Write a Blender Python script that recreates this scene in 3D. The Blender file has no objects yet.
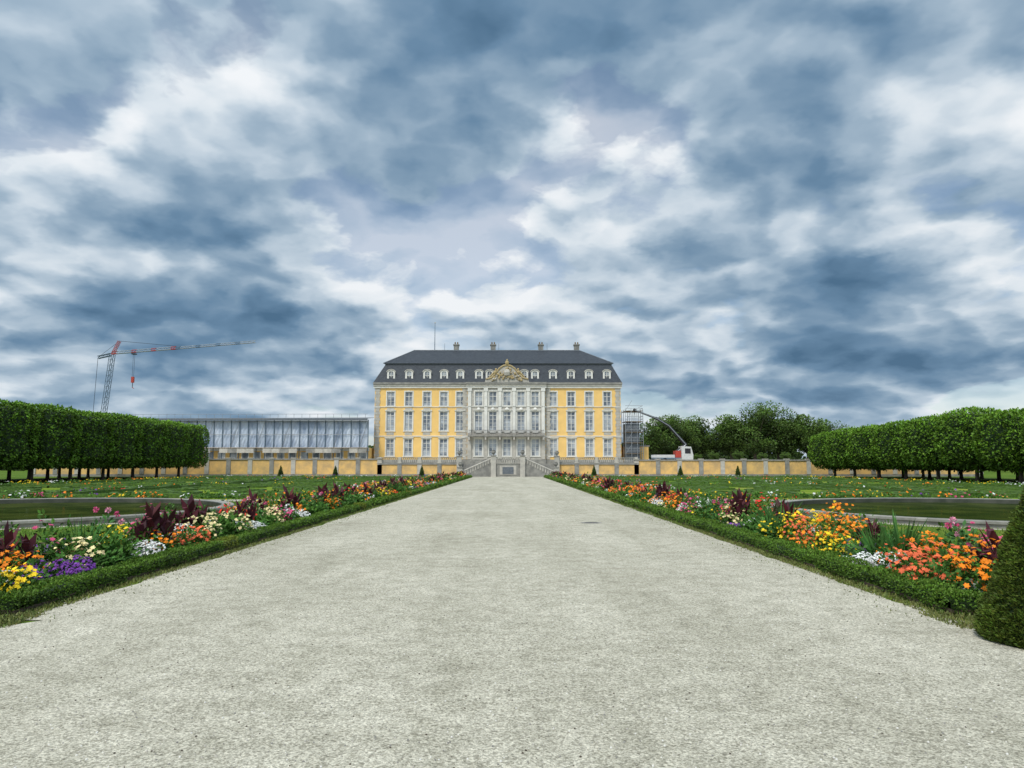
import bpy, math, numpy as np
from mathutils import Vector
rng=np.random.default_rng(7)
sc=bpy.context.scene
sc.view_settings.view_transform='Standard'
try: sc.view_settings.look='None'
except: pass
sc.view_settings.exposure=0
PI=math.pi
# ---------------------------------------------------------------- materials
def mat(name,c1,c2=None,scale=3.0,rough=.8,bump=0.0,bscale=None,metal=0,detail=3,spec=.3,stretch=None):
    m=bpy.data.materials.new(name);m.use_nodes=True
    nt=m.node_tree;N=nt.nodes;L=nt.links
    b=N['Principled BSDF'];b.inputs['Roughness'].default_value=rough;b.inputs['Metallic'].default_value=metal
    b.inputs['Specular IOR Level'].default_value=spec
    tc=N.new('ShaderNodeTexCoord');vec=tc.outputs['Object']
    if stretch:
        mp=N.new('ShaderNodeMapping');mp.inputs['Scale'].default_value=stretch
        L.new(vec,mp.inputs[0]);vec=mp.outputs[0]
    if c2 is None: c2=tuple(x*.8 for x in c1)
    n=N.new('ShaderNodeTexNoise');n.inputs['Scale'].default_value=scale;n.inputs['Detail'].default_value=detail
    n.inputs['Roughness'].default_value=.6
    L.new(vec,n.inputs['Vector'])
    r=N.new('ShaderNodeValToRGB');r.color_ramp.elements[0].position=.35;r.color_ramp.elements[1].position=.65
    r.color_ramp.elements[0].color=(*c2,1);r.color_ramp.elements[1].color=(*c1,1)
    L.new(n.outputs[0],r.inputs[0]);L.new(r.outputs[0],b.inputs['Base Color'])
    if bump:
        n2=N.new('ShaderNodeTexNoise');n2.inputs['Scale'].default_value=bscale or scale*6;n2.inputs['Detail'].default_value=3
        L.new(vec,n2.inputs['Vector'])
        bp=N.new('ShaderNodeBump');bp.inputs['Strength'].default_value=bump;bp.inputs['Distance'].default_value=.02
        L.new(n2.outputs[0],bp.inputs['Height']);L.new(bp.outputs[0],b.inputs['Normal'])
    return m
def leafmat(name,rough=.55,trans=.3):
    m=bpy.data.materials.new(name);m.use_nodes=True
    nt=m.node_tree;N=nt.nodes;L=nt.links
    b=N['Principled BSDF'];b.inputs['Roughness'].default_value=rough;b.inputs['Specular IOR Level'].default_value=.2
    a=N.new('ShaderNodeAttribute');a.attribute_name='Col'
    L.new(a.outputs['Color'],b.inputs['Base Color'])
    if trans:
        t=N.new('ShaderNodeBsdfTranslucent');L.new(a.outputs['Color'],t.inputs[0])
        mx=N.new('ShaderNodeMixShader');mx.inputs[0].default_value=trans
        L.new(b.outputs[0],mx.inputs[1]);L.new(t.outputs[0],mx.inputs[2])
        L.new(mx.outputs[0],N['Material Output'].inputs[0])
    return m
M_leaf=leafmat('foliage_leaves',.55,0)
M_petal=leafmat('plants_and_petals',.6,0)
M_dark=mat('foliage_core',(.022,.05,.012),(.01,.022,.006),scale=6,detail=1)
M_bark=mat('bark',(.10,.08,.06),(.05,.04,.03),scale=8,bump=.5)
M_stone=mat('pale_stone',(.50,.47,.41),(.38,.36,.32),scale=1.5,bump=.2,bscale=20)
M_gstone=mat('grey_stone',(.30,.29,.26),(.19,.185,.17),scale=1.2,bump=.3,bscale=15)
M_rim=mat('pond_rim_stone',(.33,.32,.28),(.19,.185,.16),scale=1.6,bump=.3,bscale=15)
M_rimin=mat('wet_rim_stone',(.07,.07,.055),(.035,.04,.028),scale=2,rough=.4)
M_white=mat('white_trim',(.74,.72,.66),(.62,.61,.57),scale=1)
M_ochre=mat('ochre_plaster',(.86,.565,.20),(.77,.50,.175),scale=.5,rough=.9)
M_ochre2=mat('weathered_ochre',(.76,.48,.17),(.50,.34,.16),scale=.9,rough=.9)
M_slate=mat('slate_roof',(.060,.070,.082),(.034,.040,.050),scale=2,rough=.6,stretch=(1,1,4),bump=.3,spec=.2)
M_gold=mat('gilded_stone',(.50,.38,.18),(.30,.24,.14),scale=4,rough=.6)
M_iron=mat('black_iron',(.03,.03,.035),rough=.5)
M_lead=mat('lead_grey',(.15,.165,.185),(.10,.115,.13),scale=3,rough=.6)
M_steel=mat('galvanised_steel',(.35,.37,.39),(.25,.27,.29),scale=5,rough=.45,metal=.6)
M_red=mat('red_paint',(.45,.06,.04),rough=.5)
M_cwhite=mat('crane_white',(.6,.6,.58),rough=.5)
M_cgrey=mat('crane_bluegrey',(.12,.17,.22),rough=.5)
M_jib=mat('crane_greyed_paint',(.34,.38,.42),rough=.5)
M_sheet=mat('plastic_sheeting',(.52,.58,.66),(.24,.30,.40),scale=.7,rough=.35,bump=.6,bscale=2,stretch=(1,1,.35))
M_soil=mat('soil',(.09,.065,.045),(.05,.036,.025),scale=6,bump=.8,bscale=30)
M_tyre=mat('rubber',(.02,.02,.02))
M_drain=mat('worn_cast_iron',(.14,.135,.12),(.07,.07,.065),scale=12)
M_rust=mat('planks',(.25,.18,.1),(.15,.11,.07),scale=3)
def glassmat():
    m=bpy.data.materials.new('window_glass');m.use_nodes=True
    nt=m.node_tree;N=nt.nodes;L=nt.links;b=N['Principled BSDF']
    b.inputs['Roughness'].default_value=.12;b.inputs['Specular IOR Level'].default_value=.6
    tc=N.new('ShaderNodeTexCoord');n=N.new('ShaderNodeTexNoise');n.inputs['Scale'].default_value=.55;n.inputs['Detail'].default_value=3
    L.new(tc.outputs['Object'],n.inputs[0]);r=N.new('ShaderNodeValToRGB')
    r.color_ramp.elements[0].position=.40;r.color_ramp.elements[1].position=.60
    r.color_ramp.elements[0].color=(.12,.14,.17,1);r.color_ramp.elements[1].color=(.42,.45,.48,1)
    L.new(n.outputs[0],r.inputs[0]);L.new(r.outputs[0],b.inputs['Base Color']);return m
M_glass=glassmat()
def gravelmat(name='pale_gravel'):
    m=bpy.data.materials.new(name);m.use_nodes=True
    nt=m.node_tree;N=nt.nodes;L=nt.links;b=N['Principled BSDF'];b.inputs['Roughness'].default_value=.95
    b.inputs['Specular IOR Level'].default_value=.05
    tc=N.new('ShaderNodeTexCoord');V=tc.outputs['Object']
    def noise(s,d=4,st=None,ro=.6):
        n=N.new('ShaderNodeTexNoise');n.inputs['Scale'].default_value=s;n.inputs['Detail'].default_value=d;n.inputs['Roughness'].default_value=ro
        v=V
        if st:
            mp=N.new('ShaderNodeMapping');mp.inputs['Scale'].default_value=st;L.new(V,mp.inputs[0]);v=mp.outputs[0]
        L.new(v,n.inputs[0]);return n.outputs[0]
    def ramp(o,p0,c0,p1,c1):
        r=N.new('ShaderNodeValToRGB');r.color_ramp.elements[0].position=p0;r.color_ramp.elements[1].position=p1
        r.color_ramp.elements[0].color=(*c0,1);r.color_ramp.elements[1].color=(*c1,1);L.new(o,r.inputs[0]);return r.outputs[0]
    def mul(a,c,f=1):
        x=N.new('ShaderNodeMix');x.data_type='RGBA';x.blend_type='MULTIPLY';x.inputs[0].default_value=f
        L.new(a,x.inputs[6]);L.new(c,x.inputs[7]);return x.outputs[2]
    base=ramp(noise(.35,4),.3,(.53,.51,.435),.7,(.66,.635,.555))
    streak=ramp(noise(.9,4,(1,.10,1)),.35,(.82,.82,.80),.6,(1,1,1))
    c=mul(base,streak,.8)
    patch=ramp(noise(3.2,6,None,.78),.36,(.76,.76,.73),.58,(1.03,1.03,1.02));c=mul(c,patch)
    vo=N.new('ShaderNodeTexVoronoi');vo.inputs['Scale'].default_value=95;L.new(V,vo.inputs['Vector'])
    sp=N.new('ShaderNodeSeparateColor');L.new(vo.outputs['Color'],sp.inputs[0])
    c=mul(c,ramp(sp.outputs[0],.0,(.52,.515,.49),.9,(1.22,1.21,1.17)))
    g=ramp(noise(34,4,None,.85),.38,(.60,.59,.56),.54,(1.05,1.05,1.04));c=mul(c,g)
    L.new(c,b.inputs['Base Color'])
    bp=N.new('ShaderNodeBump');bp.inputs['Strength'].default_value=.75;bp.inputs['Distance'].default_value=.012
    L.new(noise(24,4,None,.9),bp.inputs['Height']);L.new(bp.outputs[0],b.inputs['Normal'])
    return m
M_gravel=gravelmat()
def grassmat(name,a,b_,c_,s=.25):
    m=bpy.data.materials.new(name);m.use_nodes=True
    nt=m.node_tree;N=nt.nodes;L=nt.links;b=N['Principled BSDF'];b.inputs['Roughness'].default_value=.9;b.inputs['Specular IOR Level'].default_value=.05
    tc=N.new('ShaderNodeTexCoord');V=tc.outputs['Object']
    n=N.new('ShaderNodeTexNoise');n.inputs['Scale'].default_value=s;n.inputs['Detail'].default_value=6;n.inputs['Roughness'].default_value=.7;L.new(V,n.inputs[0])
    r=N.new('ShaderNodeValToRGB');e=r.color_ramp.elements;e[0].position=.38;e[0].color=(*a,1);e[1].position=.65;e[1].color=(*c_,1)
    x=e.new(.52);x.color=(*b_,1);L.new(n.outputs[0],r.inputs[0])
    n2=N.new('ShaderNodeTexNoise');n2.inputs['Scale'].default_value=18;n2.inputs['Detail'].default_value=3;L.new(V,n2.inputs[0])
    r2=N.new('ShaderNodeValToRGB');r2.color_ramp.elements[0].position=.3;r2.color_ramp.elements[1].position=.65
    r2.color_ramp.elements[0].color=(.55,.55,.5,1);r2.color_ramp.elements[1].color=(1.15,1.15,1.1,1);L.new(n2.outputs[0],r2.inputs[0])
    mx=N.new('ShaderNodeMix');mx.data_type='RGBA';mx.blend_type='MULTIPLY';mx.inputs[0].default_value=1
    L.new(r.outputs[0],mx.inputs[6]);L.new(r2.outputs[0],mx.inputs[7]);L.new(mx.outputs[2],b.inputs['Base Color'])
    return m
M_grass=grassmat('lawn_grass',(.06,.125,.014),(.10,.175,.02),(.18,.22,.04))
M_parterre=grassmat('parterre_turf',(.11,.21,.015),(.18,.27,.022),(.36,.33,.10),.35)
M_box=mat('boxwood',(.085,.16,.018),(.03,.065,.01),scale=9,rough=.8)
def watermat():
    m=bpy.data.materials.new('pond_water');m.use_nodes=True
    nt=m.node_tree;N=nt.nodes;L=nt.links;N.remove(N['Principled BSDF'])
    df=N.new('ShaderNodeBsdfDiffuse');gl=N.new('ShaderNodeBsdfGlossy');gl.inputs['Roughness'].default_value=.03;gl.inputs['Color'].default_value=(.72,.85,.68,1)
    tc=N.new('ShaderNodeTexCoord');n=N.new('ShaderNodeTexNoise');n.inputs['Scale'].default_value=2.2;n.inputs['Detail'].default_value=3
    mp=N.new('ShaderNodeMapping');mp.inputs['Scale'].default_value=(1,1.6,1);L.new(tc.outputs['Object'],mp.inputs[0]);L.new(mp.outputs[0],n.inputs[0])
    bp=N.new('ShaderNodeBump');bp.inputs['Strength'].default_value=.22;bp.inputs['Distance'].default_value=.04
    L.new(n.outputs[0],bp.inputs['Height']);L.new(bp.outputs[0],gl.inputs['Normal'])
    n3=N.new('ShaderNodeTexNoise');n3.inputs['Scale'].default_value=.6;n3.inputs['Detail'].default_value=6;L.new(tc.outputs['Object'],n3.inputs[0])
    r=N.new('ShaderNodeValToRGB');r.color_ramp.elements[0].position=.4;r.color_ramp.elements[1].position=.65
    r.color_ramp.elements[0].color=(.02,.032,.008,1);r.color_ramp.elements[1].color=(.06,.075,.016,1);L.new(n3.outputs[0],r.inputs[0]);L.new(r.outputs[0],df.inputs['Color'])
    mx=N.new('ShaderNodeMixShader');mx.inputs[0].default_value=.30
    L.new(df.outputs[0],mx.inputs[1]);L.new(gl.outputs[0],mx.inputs[2]);L.new(mx.outputs[0],N['Material Output'].inputs[0])
    return m
M_water=watermat()
# ---------------------------------------------------------------- mesh helpers
def link(o,parent=None):
    sc.collection.objects.link(o)
    if parent: o.parent=parent
    return o
def empty(name,loc=(0,0,0)):
    e=bpy.data.objects.new(name,None);e.location=loc;return link(e)
class MB:
    def __init__(s): s.v=[];s.f=[];s.m=[];s.mats=[]
    def mi(s,m):
        if m not in s.mats: s.mats.append(m)
        return s.mats.index(m)
    def poly(s,pts,m):
        k=len(s.v);s.v+= [tuple(p) for p in pts];s.f.append(tuple(range(k,k+len(pts))));s.m.append(s.mi(m))
    def box(s,x0,x1,y0,y1,z0,z1,m):
        k=len(s.v);s.v+=[(x0,y0,z0),(x1,y0,z0),(x1,y1,z0),(x0,y1,z0),(x0,y0,z1),(x1,y0,z1),(x1,y1,z1),(x0,y1,z1)]
        for f in ((0,3,2,1),(4,5,6,7),(0,1,5,4),(1,2,6,5),(2,3,7,6),(3,0,4,7)):
            s.f.append(tuple(k+i for i in f));s.m.append(s.mi(m))
    def tube(s,p,q,r0,r1,m,n=6,cap=True):
        p=Vector(p);q=Vector(q);d=(q-p)
        if d.length<1e-6:return
        d.normalize();a=Vector((0,0,1)) if abs(d.z)<.9 else Vector((1,0,0))
        u=d.cross(a).normalized();w=d.cross(u);k=len(s.v)
        for c,r in ((p,r0),(q,r1)):
            for i in range(n):
                t=2*PI*i/n;s.v.append(tuple(c+u*(r*math.cos(t))+w*(r*math.sin(t))))
        for i in range(n):
            j=(i+1)%n;s.f.append((k+i,k+j,k+n+j,k+n+i));s.m.append(s.mi(m))
        if cap:
            s.f.append(tuple(k+i for i in range(n))[::-1]);s.m.append(s.mi(m));s.f.append(tuple(k+n+i for i in range(n)));s.m.append(s.mi(m))
    def lathe(s,c,prof,m,n=10):
        k=len(s.v)
        for r,z in prof:
            for i in range(n):
                t=2*PI*i/n;s.v.append((c[0]+r*math.cos(t),c[1]+r*math.sin(t),c[2]+z))
        for j in range(len(prof)-1):
            for i in range(n):
                i2=(i+1)%n;s.f.append((k+j*n+i,k+j*n+i2,k+(j+1)*n+i2,k+(j+1)*n+i));s.m.append(s.mi(m))
    def mesh(s,name):
        me=bpy.data.meshes.new(name);me.from_pydata(s.v,[],s.f)
        for m in s.mats: me.materials.append(m)
        me.polygons.foreach_set('material_index',s.m);me.update();return me
    def obj(s,name,parent=None,loc=(0,0,0)):
        o=bpy.data.objects.new(name,s.mesh(name));o.location=loc;return link(o,parent)
def unit(a): return a/np.maximum(np.linalg.norm(a,axis=-1,keepdims=True),1e-9)
class Soup:
    def __init__(s): s.V=[];s.C=[]
    def leaf(s,b,d,L,W,col,var=.25,wdir=None):
        n=len(b);d=unit(d)
        r=rng.normal(size=(n,3)) if wdir is None else wdir
        w=unit(np.cross(d,r))
        L=np.broadcast_to(L,(n,))[:,None];W=np.broadcast_to(W,(n,))[:,None]
        V=np.stack([b,b+d*L*.5+w*W,b+d*L,b+d*L*.5-w*W],1)
        c=np.broadcast_to(np.array(col,float),(n,3))*(1+var*rng.uniform(-1,1,(n,1)))*(1+var*.3*rng.uniform(-1,1,(n,3)))
        s.V.append(V);s.C.append(np.clip(c,0,1))
    def mesh(s,name,m):
        V=np.concatenate(s.V).astype(np.float32);C=np.concatenate(s.C).astype(np.float32);n=len(V)
        me=bpy.data.meshes.new(name);me.vertices.add(4*n);me.vertices.foreach_set('co',V.ravel())
        me.loops.add(4*n);me.loops.foreach_set('vertex_index',np.arange(4*n,dtype=np.int32))
        me.polygons.add(n);me.polygons.foreach_set('loop_start',np.arange(0,4*n,4,dtype=np.int32))
        try: me.polygons.foreach_set('loop_total',np.full(n,4,np.int32))
        except Exception: pass
        a=me.attributes.new('Col','FLOAT_COLOR','POINT')
        cc=np.ones((n,4,4),np.float32);cc[:,:,:3]=C[:,None,:];a.data.foreach_set('color',cc.ravel())
        me.materials.append(m);me.update(calc_edges=True);return me
    def obj(s,name,m,parent=None,loc=(0,0,0)):
        o=bpy.data.objects.new(name,s.mesh(name,m));o.location=loc;return link(o,parent)
def pn(P,f,seed=0):
    x,y,z=P[:,0]*f+seed,P[:,1]*f+seed*1.7,P[:,2]*f+seed*.6
    return (np.sin(x*1.3+np.sin(y*1.7))*np.sin(y*1.1+np.sin(z*1.9))+np.sin(z*1.5+np.sin(x*2.3+1))*.7+np.sin(x*3.1+y*2.7+z*2.2)*.4)/2
# ---------------------------------------------------------------- camera
cam=bpy.data.cameras.new('camera');co=link(bpy.data.objects.new('camera',cam))
co.location=(.28,0,1.6);co.rotation_euler=(math.radians(96.3),0,math.radians(-.155));cam.lens=26;cam.sensor_width=36;cam.clip_end=6000;cam.clip_start=.05
sc.camera=co
# ---------------------------------------------------------------- light & sky
SEL,SAZ=52,205
sd=Vector((math.sin(math.radians(SAZ))*math.cos(math.radians(SEL)),math.cos(math.radians(SAZ))*math.cos(math.radians(SEL)),math.sin(math.radians(SEL))))
sl=bpy.data.lights.new('sun','SUN');sl.energy=2.0;sl.angle=math.radians(8);sl.color=(1,.93,.82)
so=link(bpy.data.objects.new('sun',sl));so.rotation_euler=sd.to_track_quat('Z','Y').to_euler()
w=bpy.data.worlds.new('World');sc.world=w;w.use_nodes=True
nt=w.node_tree;N=nt.nodes;L=nt.links;N.clear()
out=N.new('ShaderNodeOutputWorld')
sky=N.new('ShaderNodeTexSky');sky.sky_type='NISHITA';sky.sun_disc=False;sky.sun_elevation=math.radians(SEL);sky.sun_rotation=math.radians(SAZ)
bg1=N.new('ShaderNodeBackground');bg1.inputs[1].default_value=.12;L.new(sky.outputs[0],bg1.inputs[0])
def setin(i,v):
    if isinstance(v,(int,float,tuple,list)): i.default_value=v
    else: L.new(v,i)
def mth(op,a,b=0.0,c=None,clamp=False):
    n=N.new('ShaderNodeMath');n.operation=op;n.use_clamp=clamp;setin(n.inputs[0],a);setin(n.inputs[1],b)
    if c is not None:setin(n.inputs[2],c)
    return n.outputs[0]
def vm(op,a,b=(0,0,0),sc_=None):
    n=N.new('ShaderNodeVectorMath');n.operation=op;setin(n.inputs[0],a)
    if op!='SCALE': setin(n.inputs[1],b)
    if sc_ is not None:setin(n.inputs['Scale'],sc_)
    return n.outputs['Value'] if op=='DOT_PRODUCT' else n.outputs[0]
def nz(v,s,d=8,r=.55,dist=0):
    n=N.new('ShaderNodeTexNoise');n.inputs['Scale'].default_value=s;n.inputs['Detail'].default_value=d;n.inputs['Roughness'].default_value=r;n.inputs['Distortion'].default_value=dist
    L.new(v,n.inputs['Vector']);return n
tc=N.new('ShaderNodeTexCoord');D=tc.outputs['Generated']
sx=N.new('ShaderNodeSeparateXYZ');L.new(D,sx.inputs[0])
zz=mth('ADD',mth('MAXIMUM',sx.outputs[2],0.0),.30)
cx=N.new('ShaderNodeCombineXYZ');L.new(mth('DIVIDE',sx.outputs[0],zz),cx.inputs[0]);L.new(mth('DIVIDE',sx.outputs[1],zz),cx.inputs[1]);L.new(mth('MULTIPLY',sx.outputs[2],.8),cx.inputs[2])
P=cx.outputs[0]
wcol=nz(P,3.4,5,.6,0).outputs['Color']
wc0=vm('SUBTRACT',wcol,(.5,.5,.5))
PW=vm('ADD',P,vm('SCALE',wc0,sc_=.22))
PL=(0.02,-.12,.05)
def billow(v,s):
    q=N.new('ShaderNodeTexVoronoi');q.feature='SMOOTH_F1';q.voronoi_dimensions='2D';q.inputs['Smoothness'].default_value=.35;q.inputs['Scale'].default_value=s;q.inputs['Detail'].default_value=2.0;q.inputs['Roughness'].default_value=.5;q.inputs['Lacunarity'].default_value=2.2
    L.new(v,q.inputs['Vector']);return q.outputs['Distance']
PW2=vm('ADD',PW,PL)
n0=nz(PW,1.5,7,.55,0).outputs[0]
n1=nz(PW2,1.5,5,.55,0).outputs[0]
b0=billow(PW,2.7);b1=billow(vm('ADD',PW,(0.015,-.07,0)),2.7)
bil=mth('SUBTRACT',.40,b0)
lit=mth('SUBTRACT',n0,n1)
litb=mth('SUBTRACT',b1,b0)
WD=vm('NORMALIZE',vm('ADD',D,vm('SCALE',wc0,sc_=.20)))
blobs=[(-26,8,7,-.20),(-35,11,5,-.10),(-14,8.5,3.5,-.14),(13,9.5,5.5,-.20),(25,7,5,-.20),(34,6,4,-.12),(-7,26,6,-.12),(18,25,7,-.12),(31,15,5,-.14),(-21,19,6,-.12),(-30,33,6,-.10),(24,13,4,-.07),(0,33,5,-.06),
 (-8.5,13.5,5,.15),(3,17,5,.11),(-16,4.5,3,.25),(-34,22,4,.15),(8,28,4,.14),(32,20,3,.18),(20,3,3,.25),(-20,26,4,.10),(8,13,3,.05),(-32,4,3,.06),(-12,33,4,.10),(29,30,5,.08)]
B=0.0
for az,el,wd,amp in blobs:
    a,e=math.radians(az),math.radians(el)
    d=(math.sin(a)*math.cos(e),math.cos(a)*math.cos(e),math.sin(e))
    g=mth('EXPONENT',mth('MULTIPLY',mth('SUBTRACT',vm('DOT_PRODUCT',WD,d),1.0),1/(math.radians(wd)**2)))
    B=mth('MULTIPLY_ADD',g,amp,B)
dens=mth('ADD',mth('MULTIPLY_ADD',bil,.22,n0),mth('MULTIPLY',B,-.26))
v=mth('MULTIPLY_ADD',mth('SUBTRACT',dens,.50),-1.55,.54)
v=mth('MULTIPLY_ADD',lit,1.6,v)
v=mth('MULTIPLY_ADD',litb,.75,v)
v=mth('MULTIPLY_ADD',B,.32,v)
r=N.new('ShaderNodeValToRGB');L.new(v,r.inputs[0]);e=r.color_ramp.elements
e[0].position=.0;e[0].color=(.075,.155,.255,1);e[1].position=.95;e[1].color=(.86,.89,.92,1)
for p,c in ((.24,(.14,.245,.37,1)),(.40,(.225,.335,.455,1)),(.54,(.345,.455,.565,1)),(.67,(.52,.615,.705,1)),(.79,(.69,.76,.82,1))):
    x=e.new(p);x.color=c
hz=mth('EXPONENT',mth('MULTIPLY',mth('MAXIMUM',sx.outputs[2],0.0),-26))
mixh=N.new('ShaderNodeMix');mixh.data_type='RGBA';L.new(mth('MULTIPLY',hz,.45),mixh.inputs[0]);L.new(r.outputs[0],mixh.inputs[6]);mixh.inputs[7].default_value=(.46,.58,.70,1)
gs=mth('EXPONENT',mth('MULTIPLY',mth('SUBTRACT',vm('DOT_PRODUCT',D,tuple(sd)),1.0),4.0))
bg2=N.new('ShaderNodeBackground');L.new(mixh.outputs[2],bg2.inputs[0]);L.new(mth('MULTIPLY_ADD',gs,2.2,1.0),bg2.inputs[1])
ms=N.new('ShaderNodeMixShader')
cov=mth('MULTIPLY_ADD',mth('SUBTRACT',dens,.34),10.0,.5,clamp=True)
cov=mth('MAXIMUM',cov,.5)
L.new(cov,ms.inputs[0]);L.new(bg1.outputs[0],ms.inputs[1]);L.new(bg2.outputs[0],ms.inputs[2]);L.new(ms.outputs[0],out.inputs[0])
# ---------------------------------------------------------------- ground sheets
def sheet(name,pts,z,m):
    b=MB();b.poly([(x,y,z) for x,y in pts],m);return b.obj(name)
sheet('ground',[(-3000,-600),(3000,-600),(3000,4000),(-3000,4000)],0,M_grass)
YE=7.9
def wander(y,s): return .05*math.sin(y*1.9+s)+.035*math.sin(y*4.3+s*2)+.02*math.sin(y*9.1+s)
b=MB()
ys=list(np.arange(YE,108,.35))
for a,c in zip(ys[:-1],ys[1:]):
    b.poly([(-4.85+wander(a,1),a,.008),(4.85+wander(a,5),a,.008),(4.85+wander(c,5),c,.008),(-4.85+wander(c,1),c,.008)],M_gravel)
b.poly([(-70,-40,.008),(70,-40,.008),(70,7.0,.008),(-70,7.0,.008)],M_gravel)
xs=list(np.arange(-70,70.1,.35))
def ey(x): 
    if abs(x)<4.9: return YE
    return YE-.35+.12*math.sin(x*1.7)+.06*math.sin(x*5.1)
for a,c in zip(xs[:-1],xs[1:]):
    b.poly([(a,7.0,.008),(c,7.0,.008),(c,ey(c),.008),(a,ey(a),.008)],M_gravel)
b.obj('gravel_path')
b=MB();b.box(-34,34,104,109.9,.002,.012,M_gravel);
b.obj('terrace_forecourt_gravel')
b=MB()
for i in range(4200):
    y=3.2+9*rng.random()**1.5;x=rng.uniform(-.78,.78)*y+.28;s_=rng.uniform(.003,.008)
    m_=[M_stone,M_gstone,M_white,M_bark][int(rng.choice(4,p=[.38,.3,.2,.12]))]
    b.lathe((x,y,.008),[(s_,0),(s_*.8,s_*.7),(s_*.15,s_)],m_,5)
b.obj('gravel_stones')
b=MB()
b.lathe((2.56,21,.009),[(0.001,.008),(.20,.008),(.21,.0)],M_drain,24);b.lathe((2.56,21,.009),[(.21,.005),(.29,.005),(.30,0)],M_gstone,24)
b.obj('drain_cover')
for sg in (-1,1):
    b=MB();b.box(min(sg*5.02,sg*7.25),max(sg*5.02,sg*7.25),8.15,103,-.02,.05,M_soil);b.obj('flower_bed_soil')
    b=MB()
    b.box(min(sg*7.9,sg*8.8),max(sg*7.9,sg*8.8),9.5,103,-.01,.006,M_gravel)
    b.box(min(sg*8.8,sg*40),max(sg*8.8,sg*40),33.6,35.4,-.01,.006,M_gravel)
    b.box(min(sg*8.8,sg*40),max(sg*8.8,sg*40),100.4,103,-.01,.006,M_gravel)
    b.box(min(sg*38.2,sg*40),max(sg*38.2,sg*40),35.4,100.4,-.01,.006,M_gravel)
    b.obj('garden_walk')
    b=MB();b.box(min(sg*9.2,sg*38),max(sg*9.2,sg*38),35.8,100,-.01,.01,M_parterre);b.obj('parterre_lawn')
# ---------------------------------------------------------------- ponds
for sg in (-1,1):
    E=empty('round_pond',(sg*17.2,25.2,0))
    b=MB();n=96
    b.lathe((0,0,0),[(7.28,.19),(7.66,.20),(7.70,.18),(7.70,.12),(7.64,.11),(7.64,0)],M_rim,n);b.lathe((0,0,0),[(7.25,.0),(7.25,.17),(7.28,.19)],M_rimin,n);b.obj('stone_rim',E)
    b=MB();b.poly([(7.27*math.cos(2*PI*i/n),7.27*math.sin(2*PI*i/n),.016) for i in range(n)],M_water);b.obj('water',E)
    b=MB();b.lathe((0,0,0),[(8.0,.004),(7.6,.012)],M_gravel,n);b.obj('gravel_ring',E)
# ---------------------------------------------------------------- boxwood edging
GREEN=np.array([.085,.165,.018])
def boxhedge(name,x0,x1,y0,y1,h):
    S=Soup();b=MB()
    alongY=(y1-y0)>(x1-x0)
    Lh=max(y1-y0,x1-x0);wd=min(y1-y0,x1-x0)
    b.box(x0+.06,x1-.06,y0+.06,y1-.06,0,h-.07,M_dark)
    t=0
    while t<Lh:
        seg=min(1.0,Lh-t)
        dist=(y0+t) if alongY else y0
        k=int((3200 if dist<12 else 2000 if dist<18 else 1000 if dist<28 else 300 if dist<50 else 80)*seg)
        ls=.030 if dist<18 else .042 if dist<28 else .08 if dist<50 else .15
        if k>0:
            a=t+rng.random(k)*seg
            side=rng.choice(3,k,p=[.42,.29,.29]);cr=rng.random(k)*wd;z=rng.random(k)*h
            cr=np.where(side==1,0.0,np.where(side==2,wd,cr));z=np.where(side==0,h,z)
            cr=np.where((side!=0)&(z>h*.6),cr+np.where(side==1,1,-1)*(z-h*.6)*.5,cr)
            nrm=np.zeros((k,3))
            if alongY: Pp=np.stack([x0+cr,y0+a,z],1);nrm[:,0]=np.where(side==1,-1,np.where(side==2,1,0))
            else: Pp=np.stack([x0+a,y0+cr,z],1);nrm[:,1]=np.where(side==1,-1,np.where(side==2,1,0))
            nrm[:,2]=np.where(side==0,1,.3)
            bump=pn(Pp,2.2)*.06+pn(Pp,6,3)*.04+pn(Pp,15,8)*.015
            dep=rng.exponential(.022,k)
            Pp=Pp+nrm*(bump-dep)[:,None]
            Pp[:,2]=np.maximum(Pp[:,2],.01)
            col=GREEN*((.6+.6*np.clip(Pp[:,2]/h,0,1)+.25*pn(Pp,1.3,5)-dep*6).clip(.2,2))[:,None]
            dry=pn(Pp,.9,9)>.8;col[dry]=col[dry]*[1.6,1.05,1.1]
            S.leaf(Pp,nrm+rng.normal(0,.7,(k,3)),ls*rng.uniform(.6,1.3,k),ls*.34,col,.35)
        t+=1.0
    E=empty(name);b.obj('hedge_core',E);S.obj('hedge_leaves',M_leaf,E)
for sg in (-1,1):
    lo,hi=sorted((sg*5.02,sg*5.42));boxhedge('box_hedge',lo,hi,8.2,103,.21)
    lo,hi=sorted((sg*6.92,sg*7.2));boxhedge('box_hedge',lo,hi,8.55,103,.25)
    lo,hi=sorted((sg*5.02,sg*7.25));boxhedge('box_hedge',lo,hi,8.15,8.50,.19)
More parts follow.
